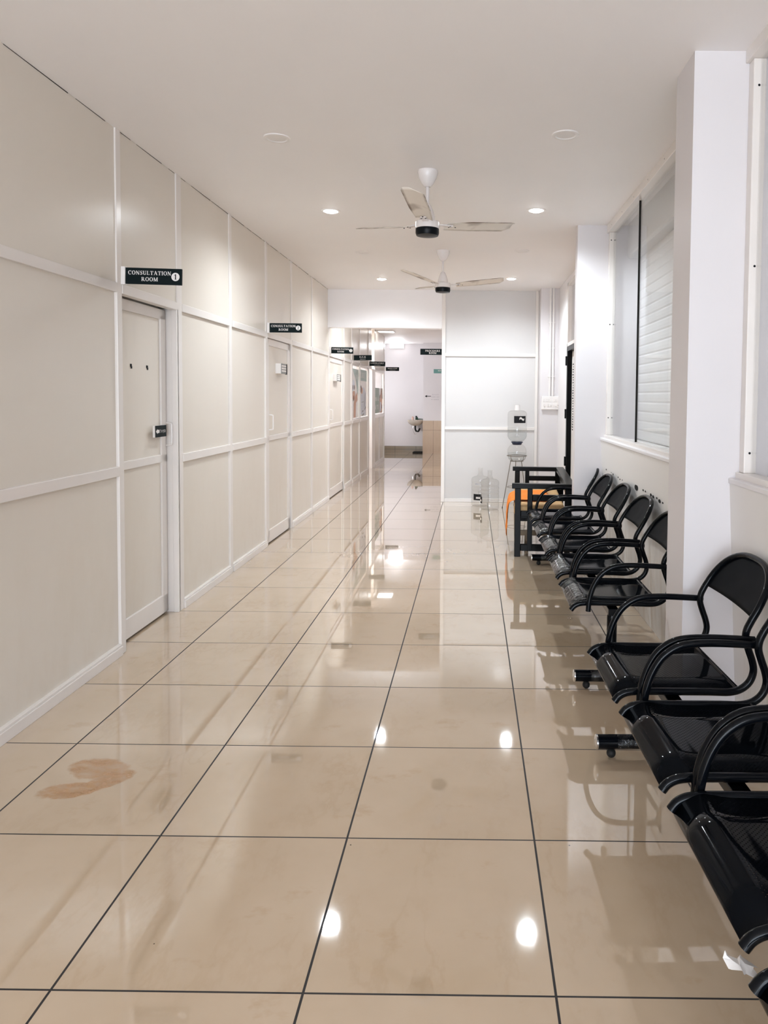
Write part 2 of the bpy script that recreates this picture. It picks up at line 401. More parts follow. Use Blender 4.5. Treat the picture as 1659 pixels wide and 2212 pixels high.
# left partition: panels and its grid of aluminium posts and rails
posts=[(1.85,1.905),(3.83,3.885),(4.62,4.70),(5.64,5.70),(6.655,6.715),(7.615,7.67),(8.63,8.685),(9.69,9.75),(10.90,10.95),(11.62,11.72),(12.50,12.60),(13.62,13.74),(14.07,14.56),(16.20,16.32)]
doors=[(3.885,4.62),(6.715,7.615),(9.75,10.90)]
wallm=MB(); D=.016
def lbox(m,u0,u1,y0,y1,z0,z1): b=MB().box(u0,u1,y0,y1,z0,z1).map(lw); m.add(b.v,b.f)
bays=[(-4.2,-1.0),(-1.0,1.85)]+[(posts[i][1],posts[i+1][0]) for i in range(len(posts)-1)]
for a,b in bays:
    lbox(wallm,-.06,-D*.5,a-.02,b+.02,2.0,2.9)                    # upper panels sit almost flush
    isdoor=any(abs(a-d[0])<.02 for d in doors)
    isglass=(11.7<a<13.6) or a>14.5; isopen=13.7<a<13.8
    if isdoor or isopen: continue
    if isglass:
        lbox(wallm,-.06,-D,a-.02,b+.02,0,1.0)
    else:
        lbox(wallm,-.06,-D,a-.02,b+.02,0,1.0); lbox(wallm,-.06,-D,a-.02,b+.02,1.0,2.0)
lbox(wallm,-.16,-.12,-4.2,10.95,0,2.9)
wl=struct(wallm.build('wall_left',M['laminate'],smooth=False),'cream laminate partition wall with white aluminium grid','wall')
for a,b in posts:
    if a>14.0 and a<14.2: continue
    m=MB(); lbox(m,-.05,0,a,b,0,2.99-.12); m.build('partition_post',M['frame'],wl,smooth=False,bevel=.003)
for a,b in bays:
    isdoor=any(abs(a-d[0])<.02 for d in doors); isopen=13.7<a<13.8
    m=MB(); lbox(m,-.05,.004,a,b,1.958,2.008); m.build('top_rail',M['frame'],wl,smooth=False,bevel=.003)
    if not (isdoor or isopen):
        m=MB(); lbox(m,-.05,.004,a,b,.975,1.028); m.build('middle_rail',M['frame'],wl,smooth=False,bevel=.003)
        m=MB(); lbox(m,-.05,.010,a,b,0,.050); lbox(m,-.05,.004,a,b,.05,.062); m.build('bottom_rail',M['frame'],wl,smooth=False,bevel=.002)
# fine dark shadow gap under the ceiling where the panels do not quite meet it
m=MB()
rg=random.Random(11)
for a,b in bays[:10]:
    y0=max(a,2.6)
    while y0<b-.02:
        y1=min(b,y0+rg.uniform(.05,.5)); lbox(m,-.07,-D*.5+.001,y0,y1,CE(y0)-.0022,CE(y0)+.02); y0=y1+rg.uniform(.02,.12)
m.build('shadow_gap',M['gap'],wl,smooth=False)

def door(n,y0,y1,rec,handle_far,label):
    m=MB(); lbox(m,-rec-.03,-rec-.012,y0+.01,y1-.01,.012,1.955)
    d=struct(m.build('door_%d'%n,M['laminate'],smooth=False),label,'door')
    s=MB(); st=.075
    for z0,z1 in ((.012,.13),(.985,1.035),(1.89,1.955)): lbox(s,-rec-.035,-rec,y0+.012,y1-.012,z0,z1)
    lbox(s,-rec-.035,-rec,y0+.012,y0+.012+st,.012,1.955); lbox(s,-rec-.035,-rec,y1-.012-st,y1-.012,.012,1.955)
    s.build('door_frame',M['frame'],d,smooth=False,bevel=.004)
    yh=y1-.02 if handle_far else y0+.09
    h=MB(); u=-rec+.0; pts=[lw((u,yh,1.09)),lw((u+.03,yh,1.095)),lw((u+.036,yh,1.11)),lw((u+.036,yh,1.215)),lw((u+.03,yh,1.23)),lw((u,yh,1.235))]
    h.tube(smooth_path(pts,4),.006,8); h.build('door_handle',M['white'],d)
    g=MB(); lbox(g,-rec-.05,-rec-.03,y0,y1,0,.012); g.build('gap',M['gap'],d,smooth=False)
    if rec>.04:   # deep jamb that can be seen past the leaf, in two steps
        j=MB(); lbox(j,-rec-.04,-.036,y1-.004,y1+.02,0,1.965); lbox(j,-.034,.0,y1-.010,y1+.02,0,1.965); j.build('door_jamb',M['frame'],d,smooth=False,bevel=.002)
        k=MB()
        for yy in (4.14,4.35): 
            lbox(k,-rec-.012,-rec-.009,yy,yy+.018,1.575,1.592); lbox(k,-rec-.012,-rec-.009,yy+.008,yy+.022,1.565,1.58)
        k.build('tape_residue',M['ink'],d,smooth=False)
    return d
door(1,3.885,4.62,.07,True,'cream panelled door under the consultation room 1 sign')
door(2,6.715,7.615,.012,False,'cream panelled door under the consultation room 2 sign')
door(3,9.75,10.90,.012,False,'cream panelled door under the consultation room 3 sign')

# glazed bays of the far partition
def pane_bay(n,a,b,label):
    m=MB(); lbox(m,-.034,-.028,a,b,1.03,1.96); w=struct(m.build('window_%d'%n,M['glass'],smooth=False),label,'window')
    fr=MB()
    for z0,z1 in ((1.028,1.05),(1.93,1.96)): lbox(fr,-.045,-.01,a,b,z0,z1)
    for y0,y1 in ((a,a+.03),(b-.03,b)): lbox(fr,-.045,-.01,y0,y1,1.028,1.96)
    fr.build('window_frame',M['frame'],w,smooth=False); return w
pane_bay(4,11.72,12.50,'glazed bay behind the E.C.G. sign with a curved green poster')
pane_bay(5,12.60,13.62,'glazed bay before the laboratory door gap')
w6=pane_bay(6,14.56,16.20,'glazed bay below the laboratory sign, half covered by a poster')
m=MB(); lbox(m,-.05,.004,15.36,15.42,.06,.98); m.build('window_mullion',M['frame'],w6,smooth=False)
# half open sliding leaf / post beside the lab opening
m=MB(); lbox(m,-.05,.012,14.07,14.53,0,1.962); struct(m.build('door_5',M['white'],smooth=False,bevel=.004),'plain white door leaf beside the laboratory opening','door')

# lab room behind the far partition
f=MB(); f.box(-4.6,-4.5,11,19.2,0,2.8); f.box(-4.5,-2.06,10.95,11.05,0,2.8); struct(f.build('wall_laboratory',M['paint'],smooth=False),'white wall of the laboratory behind the glass','wall')
f=MB(); f.box(-4.5,-2.07,16.2,16.3,0,2.8); struct(f.build('wall_observation',M['paint'],smooth=False),'white wall between laboratory and observation room','wall')

# beam, end partition, column
f=MB(); f.box(-2.05,-.40,9.665,9.80,2.34,2.95); struct(f.build('wall_beam',M['lit_beam_paint'],smooth=False),'white beam above the corridor opening','wall')
f=MB(); f.box(-.40,.88,9.672,9.74,0,2.95); we=struct(f.build('wall_end',M['laminate_white'],smooth=False),'cream panelled partition at the end of the waiting area','wall')
for x0,x1 in ((-.42,-.372),(.835,.875)): 
    m=MB(); m.box(x0,x1,9.655,9.75,0,2.845); m.build('partition_post',M['frame'],we,smooth=False,bevel=.003)
for z0,z1 in ((1.966,2.010),(.983,1.022),(0,.05)):
    m=MB(); m.box(-.372,.835,9.652,9.68,z0,z1); m.build('partition_rail',M['frame'],we,smooth=False,bevel=.003)
f=MB(); f.box(.88,1.6,9.42,9.80,0,2.95); struct(f.build('pillar',M['pillar_paint'],smooth=False),'white column carrying the switchboard and cable ducts','pillar')

# right wall
f=MB()
for a,b in ((-4.2,2.95),(3.2,5.93)):
    xs=((1.115,0),(1.062,1.085),(1.6,1.085),(1.6,0))
    f.add([(x,a,z) for x,z in xs]+[(x,b,z) for x,z in xs],[(0,4,5,1),(1,5,6,2),(2,6,7,3),(0,1,2,3),(4,7,6,5)])
wr=struct(f.build('wall_right',M['lower'],smooth=False),'stained white lower wall under the right windows','wall')
m=MB()
for px,zz,r in ((1312,.85,.007),(1323,.848,.004),(1327,.842,.007),(1338,.84,.006),(1342,.832,.006),(1347,.836,.005),(1378,.838,.02),(1393,.845,.007),(1398,.845,.006),(1410,.842,.009),(1415,.838,.009),(1423,.842,.006),(1429,.833,.011),(1436,.833,.006)):
    y=1.078*1549/(px-1020); x=1.115-.053*zz/1.085-.0008
    m.poly([(x,y+2.6*r*math.cos(a),zz+r*math.sin(a)) for a in [k*PI/6 for k in range(12)]])
m.build('drill_holes',M['gap'],wr,smooth=False)
f=MB(); f.box(1.36,1.6,-4.2,2.95,1.085,2.95); f.box(1.12,1.6,6.05,7.0,0,2.95); f.box(1.12,1.6,8.46,9.42,0,2.95); f.box(1.12,1.6,7.0,8.46,2.76,2.95)
struct(f.build('wall_right_rear',M['paint'],smooth=False),'white wall around the black framed door','wall')
f=MB(); f.box(.88,1.6,2.95,3.20,0,2.93); struct(f.build('pillar',M['pillar_paint'],smooth=False),'nearest white pillar between the two benches','pillar')
f=MB(); f.box(.848,1.6,5.93,6.05,0,2.93); struct(f.build('pillar',M['pillar_paint'],smooth=False),'white pillar beside the black sofa','pillar')
# windows in the right wall
def rwin(n,a,b,label,mull=None,screws=()):
    m=MB(); m.box(1.128,1.134,a,b,1.10,2.80); w=struct(m.build('window_%d'%n,M['glass'],smooth=False),label,'window')
    fr=MB(); fr.box(1.085,1.15,a,b,2.765,2.90); fr.box(1.085,1.15,a,b,1.085,1.118)
    fr.box(1.10,1.15,a,a+.05,1.118,2.765); fr.box(1.10,1.15,b-.05,b,1.118,2.765); fr.build('window_frame',M['frame'],w,smooth=False,bevel=.003)
    s=MB(); s.box(1.056,1.10,a,b,1.072,1.094); s.build('window_sill',M['paint'],w,smooth=False,bevel=.004)
    if mull: 
        g=MB(); g.box(1.122,1.138,mull-.0016,mull+.0016,1.118,2.765); g.build('glass_joint',M['gap'],w,smooth=False)
    q=MB()
    for x,y,z in screws: q.poly([(x+.005*math.cos(k),y,z+.005*math.sin(k)) for k in [i*PI/5 for i in range(10)]])
    for i in range(7):
        y=a+(b-a)*(i+.5)/7; q.poly([(1.0845,y+.005*math.cos(k),2.79+.005*math.sin(k)) for k in [i_*PI/5 for i_ in range(10)]])
    q.build('screws',M['ink'],w,smooth=False)
    return w
rwin(1,3.2,5.93,'tall fixed window above the far bench showing a slatted shutter',4.95,[(1.112,5.879,z) for z in (2.70,2.02,1.26)]+[(1.14,5.879,z) for z in (2.70,2.02,1.26)])
rwin(2,-4.2,2.95,'tall fixed window cut off by the right picture edge',None,[(1.122,2.899,z) for z in (2.66,1.95,1.20)])
sh=MB(); z=1.09
prof=[]
while z<2.84:
    prof+=[(1.352,z),(1.3475,z+.010),(1.346,z+.034),(1.3475,z+.062),(1.352,z+.072)]; z+=.075
sh.grid([[(x,y,zz) for y in (3.2,5.93)] for x,zz in prof])
so=thing('rolling_shutter','white slatted rolling shutter behind the window above the far bench','shutter',(1.36,4.55,1.09))
sh.build('slat_curtain',M['shutter'],so,(1.36,4.55,1.09),smooth=False)
m=MB(); m.box(1.25,1.5,3.2,5.93,2.56,2.85); m.build('shutter_housing',M['shutter'],so,(1.36,4.55,1.09),smooth=False,bevel=.02)
f=MB(); f.box(1.42,1.6,3.2,5.93,1.085,2.95); struct(f.build('wall_right_outer',M['paint'],smooth=False),'white wall behind the rolling shutter','wall')
# black framed door with transom
m=MB(); m.box(1.155,1.185,7.05,8.40,.01,1.97); d4=struct(m.build('door_4',M['white'],smooth=False),'white door leaf in a black frame beyond the far pillar','door')
m=MB(); m.box(1.10,1.16,8.385,8.46,0,2.0); m.box(1.10,1.16,7.0,7.07,0,2.0); m.box(1.10,1.16,7.0,8.46,1.965,2.02); m.build('door_frame',M['black_wood'],d4,smooth=False,bevel=.003)
for zz in (.62,1.18,1.80):
    m=MB(); m.box(1.085,1.10,8.44,8.475,zz,zz+.11); m.build('hinge',M['black'],d4,smooth=False,bevel=.002)
m=MB(); m.box(1.151,1.154,8.08,8.36,1.0,1.88); pp=m.build('paper_notice',M['white'],d4,smooth=False)
rnd=random.Random(3); k=MB()
for i in range(26): 
    z=1.05+i*.03; y=8.14+rnd.uniform(0,.05); k.poly([(1.1505,y,z),(1.1505,8.33-rnd.uniform(0,.08),z),(1.1505,8.33-rnd.uniform(0,.08),z+.014),(1.1505,y,z+.014)])
k.build('print',M['ink'],d4,smooth=False)
m=MB(); m.box(1.14,1.146,7.05,8.42,2.06,2.74); w3=struct(m.build('window_3',M['glass'],smooth=False),'narrow transom window above the black framed door','window')
m=MB()
for b in ((7.0,8.46,2.02,2.06),(7.0,8.46,2.72,2.76),(8.40,8.46,2.02,2.76),(7.0,7.06,2.02,2.76)): m.box(1.10,1.16,b[0],b[1],b[2],b[3])
m.build('window_frame',M['frame'],w3,smooth=False,bevel=.003)
f=MB(); f.box(1.7,1.75,6.05,9.4,0,2.9); f.box(1.2,1.75,6.4,6.45,0,2.9); struct(f.build('wall_stair',M['paint'],smooth=False),'wall of the space behind the transom window','wall')

# corridor beyond
f=MB(); f.box(-.40,-.34,9.80,18.45,0,2.8); struct(f.build('wall_corridor_right',M['paint'],smooth=False),'white right wall of the inner corridor','wall')
f=MB(); f.box(-4.6,-.3,18.40,18.5,0,2.8); struct(f.build('wall_far',M['paint'],smooth=False),'white wall at the far end of the corridor','wall')
f=MB(); f.box(-4.5,-1.245,18.385,18.405,0,.157); struct(f.build('baseboard_far',M['skirt'],smooth=False),'taupe tiled skirting along the far wall','baseboard')
f=MB(); f.box(-1.245,-.40,18.06,18.40,0,2.8); struct(f.build('pillar',M['paint'],smooth=False),'white projection at the far end beside the washbasin','pillar')
f=MB(); f.box(-1.252,-.40,18.05,18.40,0,.825); struct(f.build('trim_1',M['dado'],smooth=False),'beige tiled dado on the far projection','trim')

# ------------------------------------------------------------------ hanging signs
def sign(y,xl,z,lines,label,tilt=0,mat='sign',num=None,w=.30,h=.086,side='left'):
    r=thing('hanging_sign',label,'sign',(xl+w/2,y,z),0,'dark room signs along the corridor')
    r.rotation_euler=(0,tilt,0)
    MB().box(-w/2,w/2,-.006,.006,-h/2,h/2).build('sign_plate',M[mat],r,smooth=False,bevel=.001)
    br=MB(); s=-1 if side=='left' else 1
    x0,x1=sorted((s*w/2,s*(w/2+.022))); br.box(x0,x1,-.012,.012,-h/2-.004,h/2+.004); br.build('bracket',M['white'],r,smooth=False)
    pl=[]
    for s_,hh,cx,cy,st in lines:
        pl.append(squiggle(int(s_[1:]),hh,cx,cy,len(s_)+int(y*7)) if s_.startswith('~') else text(s_,hh,cx,cy,st))
    for q in pl: flat(q,lambda u,v:(u,-.0068,v)).build('lettering',M['letter'],r,smooth=False)
    if num:
        c=MB().poly([(.117+.022*math.cos(a),-.0066,.0+.022*math.sin(a)) for a in [-k*PI/16 for k in range(32)]]); c.build('number_disc',M['letter'],r,smooth=False)
        flat(text(num,.028,.117,0),lambda u,v:(u,-.0074,v)).build('number',M['ink'],r,smooth=False)
    return r
cons=[('CONSULTATION',.021,-.021,.017,.98),('ROOM',.021,-.021,-.016,1.0)]
sign(3.85,-1.856,2.045,cons,'black CONSULTATION ROOM 1 sign over the nearest door',.022,num='1')
sign(6.70,-1.895,2.047,cons,'black CONSULTATION ROOM 2 sign over the second door',.0,num='2')
sign(9.80,-1.932,2.041,cons,'dark CONSULTATION ROOM 3 sign just past the beam',.012,num='3')
sign(11.9,-1.975,2.058,[('E.C.G',.026,0,.012,1.1),('~7',.014,0,-.024,1)],'dark E.C.G. sign hanging between two other corridor signs',-.012)
sign(13.6,-1.959,2.037,[('LABORATORY',.026,0,.012,.98),('~9',.013,0,-.024,1)],'dark green LABORATORY sign over the laboratory opening',.02,'sign')
sign(16.4,-1.985,2.050,[('OBSERVATION',.024,0,.012,.9),('~11',.012,0,-.024,1)],'small dark OBSERVATION sign against the far wall')
sign(10.3,-.755,2.064,[('PROCEDURE',.025,.012,.014,1.0),('ROOM',.025,.012,-.017,1.0)],'dark green PROCEDURE ROOM sign on the right of the opening',side='right',w=.33)
sign(15.0,-.818,1.958,[('NEBULI',.026,-.045,.012,1.0),('~8',.014,0,-.024,1)],'pale teal NEBULI sign cut off by the partition edge',mat='sign_pale',side='right',w=.40)
# small push sign on door 1
yy=4.462; x=XW(yy)-.058
r=thing('arrow_sign','small black sign with white arrow on the nearest door','sign',(x,yy,1.188))
MB().box(-.001,.012,-.082,.08,-.036,.036).build('sign_plate',[M['white']],r,smooth=False)
MB().box(.012,.0135,-.078,.08,-.036,.036).build('sign_face',M['sign'],r,smooth=False)
ar=[[(-.072,0),(-.050,.016),(-.050,-.016)],bar(-.052,-.026,-.010,.010)]+squiggle(4,.022,.022,0,5)
flat(ar,lambda u,v:(.0145,u,v)).build('arrow_and_script',M['letter'],r,smooth=False)
# number boxes on doors 2 and 3
def card(y0,y1,z0,z1,label):
    yc=(y0+y1)/2; x=XW(yc)-.03; r=thing('door_card_box',label,'card holder',(x,yc,(z0+z1)/2)); w=(y1-y0)/2; h=(z1-z0)/2
    MB().box(0,.058,-w,w,-h,h).build('box',M['white'],r,smooth=False,bevel=.004)
    MB().box(.058,.061,-w+.01,w,-h,h).build('face',M['grey_print'],r,smooth=False)
    p=[bar(-w*.8,w*.75,h*(.55-.5*i)-.008,h*(.55-.5*i)+.008) for i in range(3)]
    flat(p,lambda u,v:(.0622,u,v)).build('print',M['letter'],r,smooth=False)
    MB().box(.05,.064,w-.02,w+.006,-h-.004,h).build('clip',M['ink'],r,smooth=False)
card(7.08,7.30,1.635,1.735,'white box with grey printed face on the second door')
card(10.13,10.42,1.63,1.73,'white box with grey printed face on the third door')

# ------------------------------------------------------------------ posters on the glazed bays
def poster(a,b,z0,z1,label,shapes):
    yc=(a+b)/2; r=thing('poster',label,'poster',(XW(yc)-.026,yc,z0),0,'printed posters on the laboratory glass'); W=b-a;H=z1-z0
    def fn(o): return lambda u,v:(o+XW(yc+(u-.5)*W)-XW(yc),(u-.5)*W,v*H)
    m=flat([bar(0,1,0,1)],fn(0)); m.build('sheet',M['white'],r,smooth=False)
    for i,(nm,mat,polys) in enumerate(shapes):
        for pg in ([polys] if nm=='lettering' else [[q] for q in polys]): flat(pg,fn(.0012*(i+1))).build(nm,M[mat],r,smooth=False)
el=lambda cx,cy,rx,ry:[[(cx+rx*math.cos(k*PI/10),cy+ry*math.sin(k*PI/10)) for k in range(20)]]
def fit(polys,cx,cy,sx,sy): return [[(cx+u*sx,cy+v*sy) for u,v in q] for q in polys]
poster(11.75,12.47,1.06,1.88,'tall white poster with curved green corner and orange hands',[
 ('green_corner','sage_pale',[[(.1,1),(1,1),(1,.45),(.85,.55),(.62,.8),(.3,.92)]]),('lettering','letter',fit(text('LAB',1,0,0),.72,.84,.13,.1)),
 ('arm','skin',[[(.3,.0),(.62,.0),(.66,.3),(.9,.36),(.85,.52),(.6,.45),(.35,.3)]]),('hand','skin',el(.32,.46,.22,.1)),('device','coat',el(.25,.66,.2,.12)),('dark_detail','hair',el(.4,.62,.06,.05)+el(.18,.62,.05,.05)+el(.3,.4,.06,.06))])
poster(12.66,13.57,1.06,1.90,'tall pale poster with green title block and white coats',[
 ('title_block','sage_pale',[bar(0,.96,.76,1)]),('lettering','letter',fit(text('LAB EX',1,0,0),.48,.88,.15,.11)),
 ('white_coat','coat',[[(.05,.05),(.8,.0),(.85,.5),(.6,.62),(.35,.62),(.1,.45)]]),('face','skin',el(.25,.55,.13,.07)),('hair','hair',el(.14,.58,.08,.08)),('instrument','grey_print',[seg(.6,.2,.72,.5,.03),seg(.3,.1,.45,.12,.03),seg(.2,.3,.5,.31,.012),seg(.65,.14,.8,.2,.05),seg(.3,.02,.55,.05,.03)])])
poster(14.62,16.10,1.07,1.60,'sage green poster with brown photo panel on the last glazed bay',[
 ('green_panel','sage',[bar(0,.58,0,1)]),('lettering','letter',fit(text('ON &',1,0,0),.28,.56,.13,.15)),('lettering','letter',fit(text('M TI',1,0,0),.28,.24,.13,.17)),
 ('figure','skin',[[(.66,.0),(.95,.0),(.98,.6),(.85,.98),(.7,.7),(.62,.5)]]),('hair','hair',[[(.84,1),(.97,1),(1,.55),(.9,.6)],[(.86,.35),(.94,.3),(.92,.12),(.84,.2)],[(.64,.7),(.7,.75),(.7,.6),(.63,.6)]]),('coat','coat',[[(.64,.05),(.8,.05),(.78,.42),(.66,.45)]])])
# things glimpsed through the laboratory opening
o=MB().box(-2.42,-2.38,13.55,14.9,.10,1.0).build('cupboard',M['brown'],org=(-2.4,14.2,.0),smooth=False,bevel=.004); tag(o,'dark brown cupboard side seen through the laboratory opening','cupboard')
o=MB().box(-2.50,-2.44,13.7,14.6,0,.10).build('cupboard_plinth',M['mattress'],o,(-2.4,14.2,0),smooth=False)
o=MB().box(-2.40,-2.385,13.85,14.4,1.05,1.25).build('calendar',[M['white']],org=(-2.39,14.1,1.05),smooth=False); tag(o,'small printed sheet above the dark brown cupboard','notice')
p=MB(); 
for i in range(5): p.box(-2.384,-2.383,13.9,14.33,1.07+i*.036,1.085+i*.036)
p.build('print',M['grey_print'],o,(-2.39,14.1,1.05),smooth=False)

# far wall: lamp, arrow notice, basin, mat
r=thing('wall_lamp','bright rectangular bulkhead lamp high on the far wall','lamp',(-1.945,18.37,2.705))
MB().box(-.18,.18,-.02,.03,-.052,.052).build('lamp_body',M['white'],r,smooth=False); MB().box(-.172,.172,-.05,-.02,-.047,.047).build('diffuser',M['panel_lamp'],r,smooth=False,bevel=.01)
r=thing('ceiling_panel_light','lit square ceiling panel peeking out below the beam','lamp',(-1.80,14.9,2.77))
MB().box(-.17,.17,-.17,.17,-.012,.0).build('light_frame',M['white'],r,smooth=False); MB().box(-.15,.15,-.15,.15,-.016,-.012).build('diffuser',M['panel_lamp'],r,smooth=False)
r=thing('arrow_notice','white sheet with black arrow and faint writing on far projection','notice',(-1.0,18.0565,1.42))
MB().box(-.20,.20,0,.003,-.13,.13).build('sheet',M['paint'],r,smooth=False)
flat([[(-.205,.02),(-.15,.05),(-.15,-.01)],bar(-.155,-.05,.013,.028)],lambda u,v:(u,-.001,v)).build('arrow',M['ink'],r,smooth=False)
for q in (squiggle(5,.035,.06,.06,1),squiggle(6,.035,.06,0,2),squiggle(6,.035,.05,-.06,3)): flat(q,lambda u,v:(u,-.001,v)).build('writing',M['pale_print'],r,smooth=False)
# washbasin
r=thing('washbasin','stained white washbasin against the tiled projection','washbasin',(-1.45,18.2,.72))
bm=MB(); prof=[(.03,-.03),(.10,-.02),(.17,.03),(.20,.08),(.205,.115),(.19,.115),(.17,.07),(.08,.02),(.01,.015)]
bm.lathe(prof,n=28); bm.map(lambda p:(p[0],p[1]*.9,p[2])); bm.build('bowl',M['ceramic'],r)
MB().tube(smooth_path([(0,0,-.02),(0,0,-.12),(.03,0,-.17),(.08,0,-.17),(.10,.05,-.12),(.10,.18,-.12)],4),.022,10).build('trap',M['rubber'],r)
MB().tube(smooth_path([(-.05,0,-.02),(-.06,-.02,-.14),(0,-.03,-.25),(.05,-.02,-.18)],5),.006,8).build('supply_hose',M['silver'],r)
MB().tube(smooth_path([(.05,.1,.11),(.05,.1,.17),(.05,.04,.185),(.05,-.02,.165)],4),.010,8).build('tap',M['green'],r)
r=thing('soap_bottle','small pink soap bottle on the washbasin rim','bottle',(-1.52,18.24,.835)); MB().lathe([(.001,0),(.03,0),(.03,.06),(.015,.08),(.012,.09),(.001,.09)],n=14).build('bottle',M['pink'],r); MB().lathe([(.001,.09),(.014,.09),(.014,.11),(.001,.112)],n=12).build('cap',M['white'],r)
r=thing('soap_dispenser','small dark pump bottle on the washbasin rim','bottle',(-1.43,18.24,.838)); MB().lathe([(.001,0),(.025,0),(.025,.05),(.012,.065),(.001,.065)],n=14).build('bottle',M['green'],r); MB().box(-.02,.02,-.015,.015,.065,.10).build('pump',M['ink'],r,smooth=False,bevel=.004)
o=MB().tube([(-.06,0,.01),(.0,0,.012),(.09,0,.006)],[.016,.012,.008],10).build('scrub_brush',M['green'],org=(0,0,0)); o.location=(-1.34,18.24,.845); tag(o,'green brush lying on the right of the washbasin rim','brush')
m=MB()
for i in range(7): m.box(-1.50+i*.036,-1.474+i*.036,18.0,18.38,.004,.03)
for yv in (18.0,18.19,18.36): m.box(-1.50,-1.25,yv,yv+.02,.0,.012)
tag(m.build('slatted_mat',M['rubber'],org=(-1.38,18.2,0),smooth=False),'black slatted mat on the floor below the washbasin','mat')

# ------------------------------------------------------------------ ceiling lamps
def lamp(x,y,on,label):
    z=CE(y); r=thing('downlight',label,'lamp',(x,y,z),0,'round recessed lamps in the ceiling')
    MB().lathe([(.052,-.002),(.056,-.006),(.070,-.005),(.073,0)],n=32).build('trim_ring',M['white'],r)
    MB().lathe([(.0005,-.017),(.02,-.016),(.038,-.012),(.050,-.006),(.053,-.0025)] if on else [(.0005,-.0025),(.053,-.0025)],n=32).build('diffuser',M['lamp'] if on else M['off_lamp'],r)
    if on:
        l=bpy.data.lights.new('downlight_beam','SPOT'); l.energy=LAMP_W; l.spot_size=math.radians(162); l.spot_blend=.75; l.shadow_soft_size=.055; l.color=(.85,.935,1)
        lo=bpy.data.objects.new('downlight_beam',l); C.objects.link(lo); lo.location=(x,y,z-.028)
LAMP_W=63
lamp(-1.095,5.53,True,'lit round downlight left of the nearest ceiling fan'); lamp(.465,5.46,True,'lit round downlight right of the nearest ceiling fan')
lamp(-1.115,8.76,True,'lit round downlight left of the farther ceiling fan'); lamp(.45,8.66,True,'lit round downlight right of the farther ceiling fan')
lamp(-1.08,3.97,False,'unlit round downlight in front of the nearest fan, on the door side'); lamp(.482,3.89,False,'unlit round downlight in front of the nearest fan, on the window side')
lamp(-1.095,7.13,False,'faint unlit round downlight between the two fans, on the door side'); lamp(.462,7.0,False,'faint unlit round downlight between the two fans, on the window side')

# ------------------------------------------------------------------ ceiling fans
def fan(loc,ang,label):
    r=thing('ceiling_fan',label,'fan',loc,0,'white three-blade ceiling fans')
    MB().lathe([(.062,0),(.064,-.012),(.055,-.045),(.036,-.08),(.020,-.098),(.013,-.10)],n=32).build('canopy',M['fan'],r)
    MB().tube([(0,0,-.095),(0,0,-.215)],.0105,14).build('down_rod',M['fan'],r)
    MB().lathe([(.012,-.205),(.02,-.21),(.034,-.24),(.046,-.28),(.048,-.305),(.044,-.308)],n=32).build('bell_cover',M['fan'],r)
    MB().lathe([(.03,-.305),(.07,-.312),(.075,-.318),(.075,-.355),(.072,-.358)],n=40).build('motor_housing',M['fan'],r)
    MB().lathe([(.072,-.356),(.0735,-.36),(.0735,-.385),(.068,-.40),(.04,-.405),(.001,-.406)],n=40).build('bottom_ring',M['fan_ring'],r)
    bl=MB(); L0,L1=.13,.59; rows=[]
    for i in range(13):
        t=i/12; x=L0+(L1-L0)*t; w=.052+.014*min(1,t*3)
        ce=.0
        lo,hi=-w,w
        if t>.93: hi-= .05*((t-.93)/.07)**1.5; lo+=.012*((t-.93)/.07)
        rows.append([(x,lo+(hi-lo)*k/8+ce,-.007*(abs(k-4)/4)**2*1.2) for k in range(9)])
    bl.grid(rows); bl.map(lambda p:(p[0],p[1]*math.cos(.2),p[2]-p[1]*math.sin(.2)+.10*(p[0]-.10)))
    first=None
    for k in range(3):
        a=ang+k*2*PI/3
        if first is None: b=bl.build('blade',M['blade'],r); sol=b.modifiers.new('thick','SOLIDIFY'); sol.thickness=.0025; first=b
        else: b=first.copy(); C.objects.link(b); b.parent=r
        b.location=(0,0,-.325); b.rotation_euler=(0,0,a)
        iron=MB().box(.065,.17,-.018,.018,-.004,.003).build('blade_iron',M['fan'],b,smooth=False,bevel=.002)
        sc_=MB()
        for xx,yy_ in ((.15,.012),(.15,-.012),(.19,0)): sc_.lathe([(.0005,-.007),(.005,-.006),(.005,-.003)],(xx,yy_,0),8)
        sc_.build('screws',M['ink'],b)
    return r
fan((-.293,4.53,CE(4.53)),math.radians(-95),'nearest white ceiling fan with rust stained blades')
fan((-.300,7.02,CE(7.02)),math.radians(-3),'farther white ceiling fan in front of the beam')

# ------------------------------------------------------------------ waiting benches
# seat coordinates: x from the beam (front is negative), y across, z up
SX=.685
def side_tube(y):
    P=[(.478,.403),(.492,.420),(.515,.432),(.55,.4365),(.60,.437),(.70,.436),(.80,.435),(.865,.434),(.905,.445),(.933,.470),(.945,.505),(.940,.540),(.926,.580),(.916,.615),(.919,.645),(.933,.675)]
    return smooth_path([(a-SX,y,b) for a,b in P],4)
def arm_tube(y):
    P=[(.556,.405),(.561,.46),(.578,.52),(.610,.575),(.655,.610),(.705,.624),(.78,.627),(.86,.624),(.935,.620)]
    return smooth_path([(a-SX,y,b) for a,b in P],4)
W2=.222
def back_arc():
    pts=[]
    for i in range(25):
        a=PI*i/24; c,s=math.cos(a),math.sin(a); z=.675+.160*max(s,0)**.75
        pts.append((.933+.095*(z-.675)/.16+.012*(1-c*c)-SX,W2*math.copysign(abs(c)**.8,c),z))
    return pts
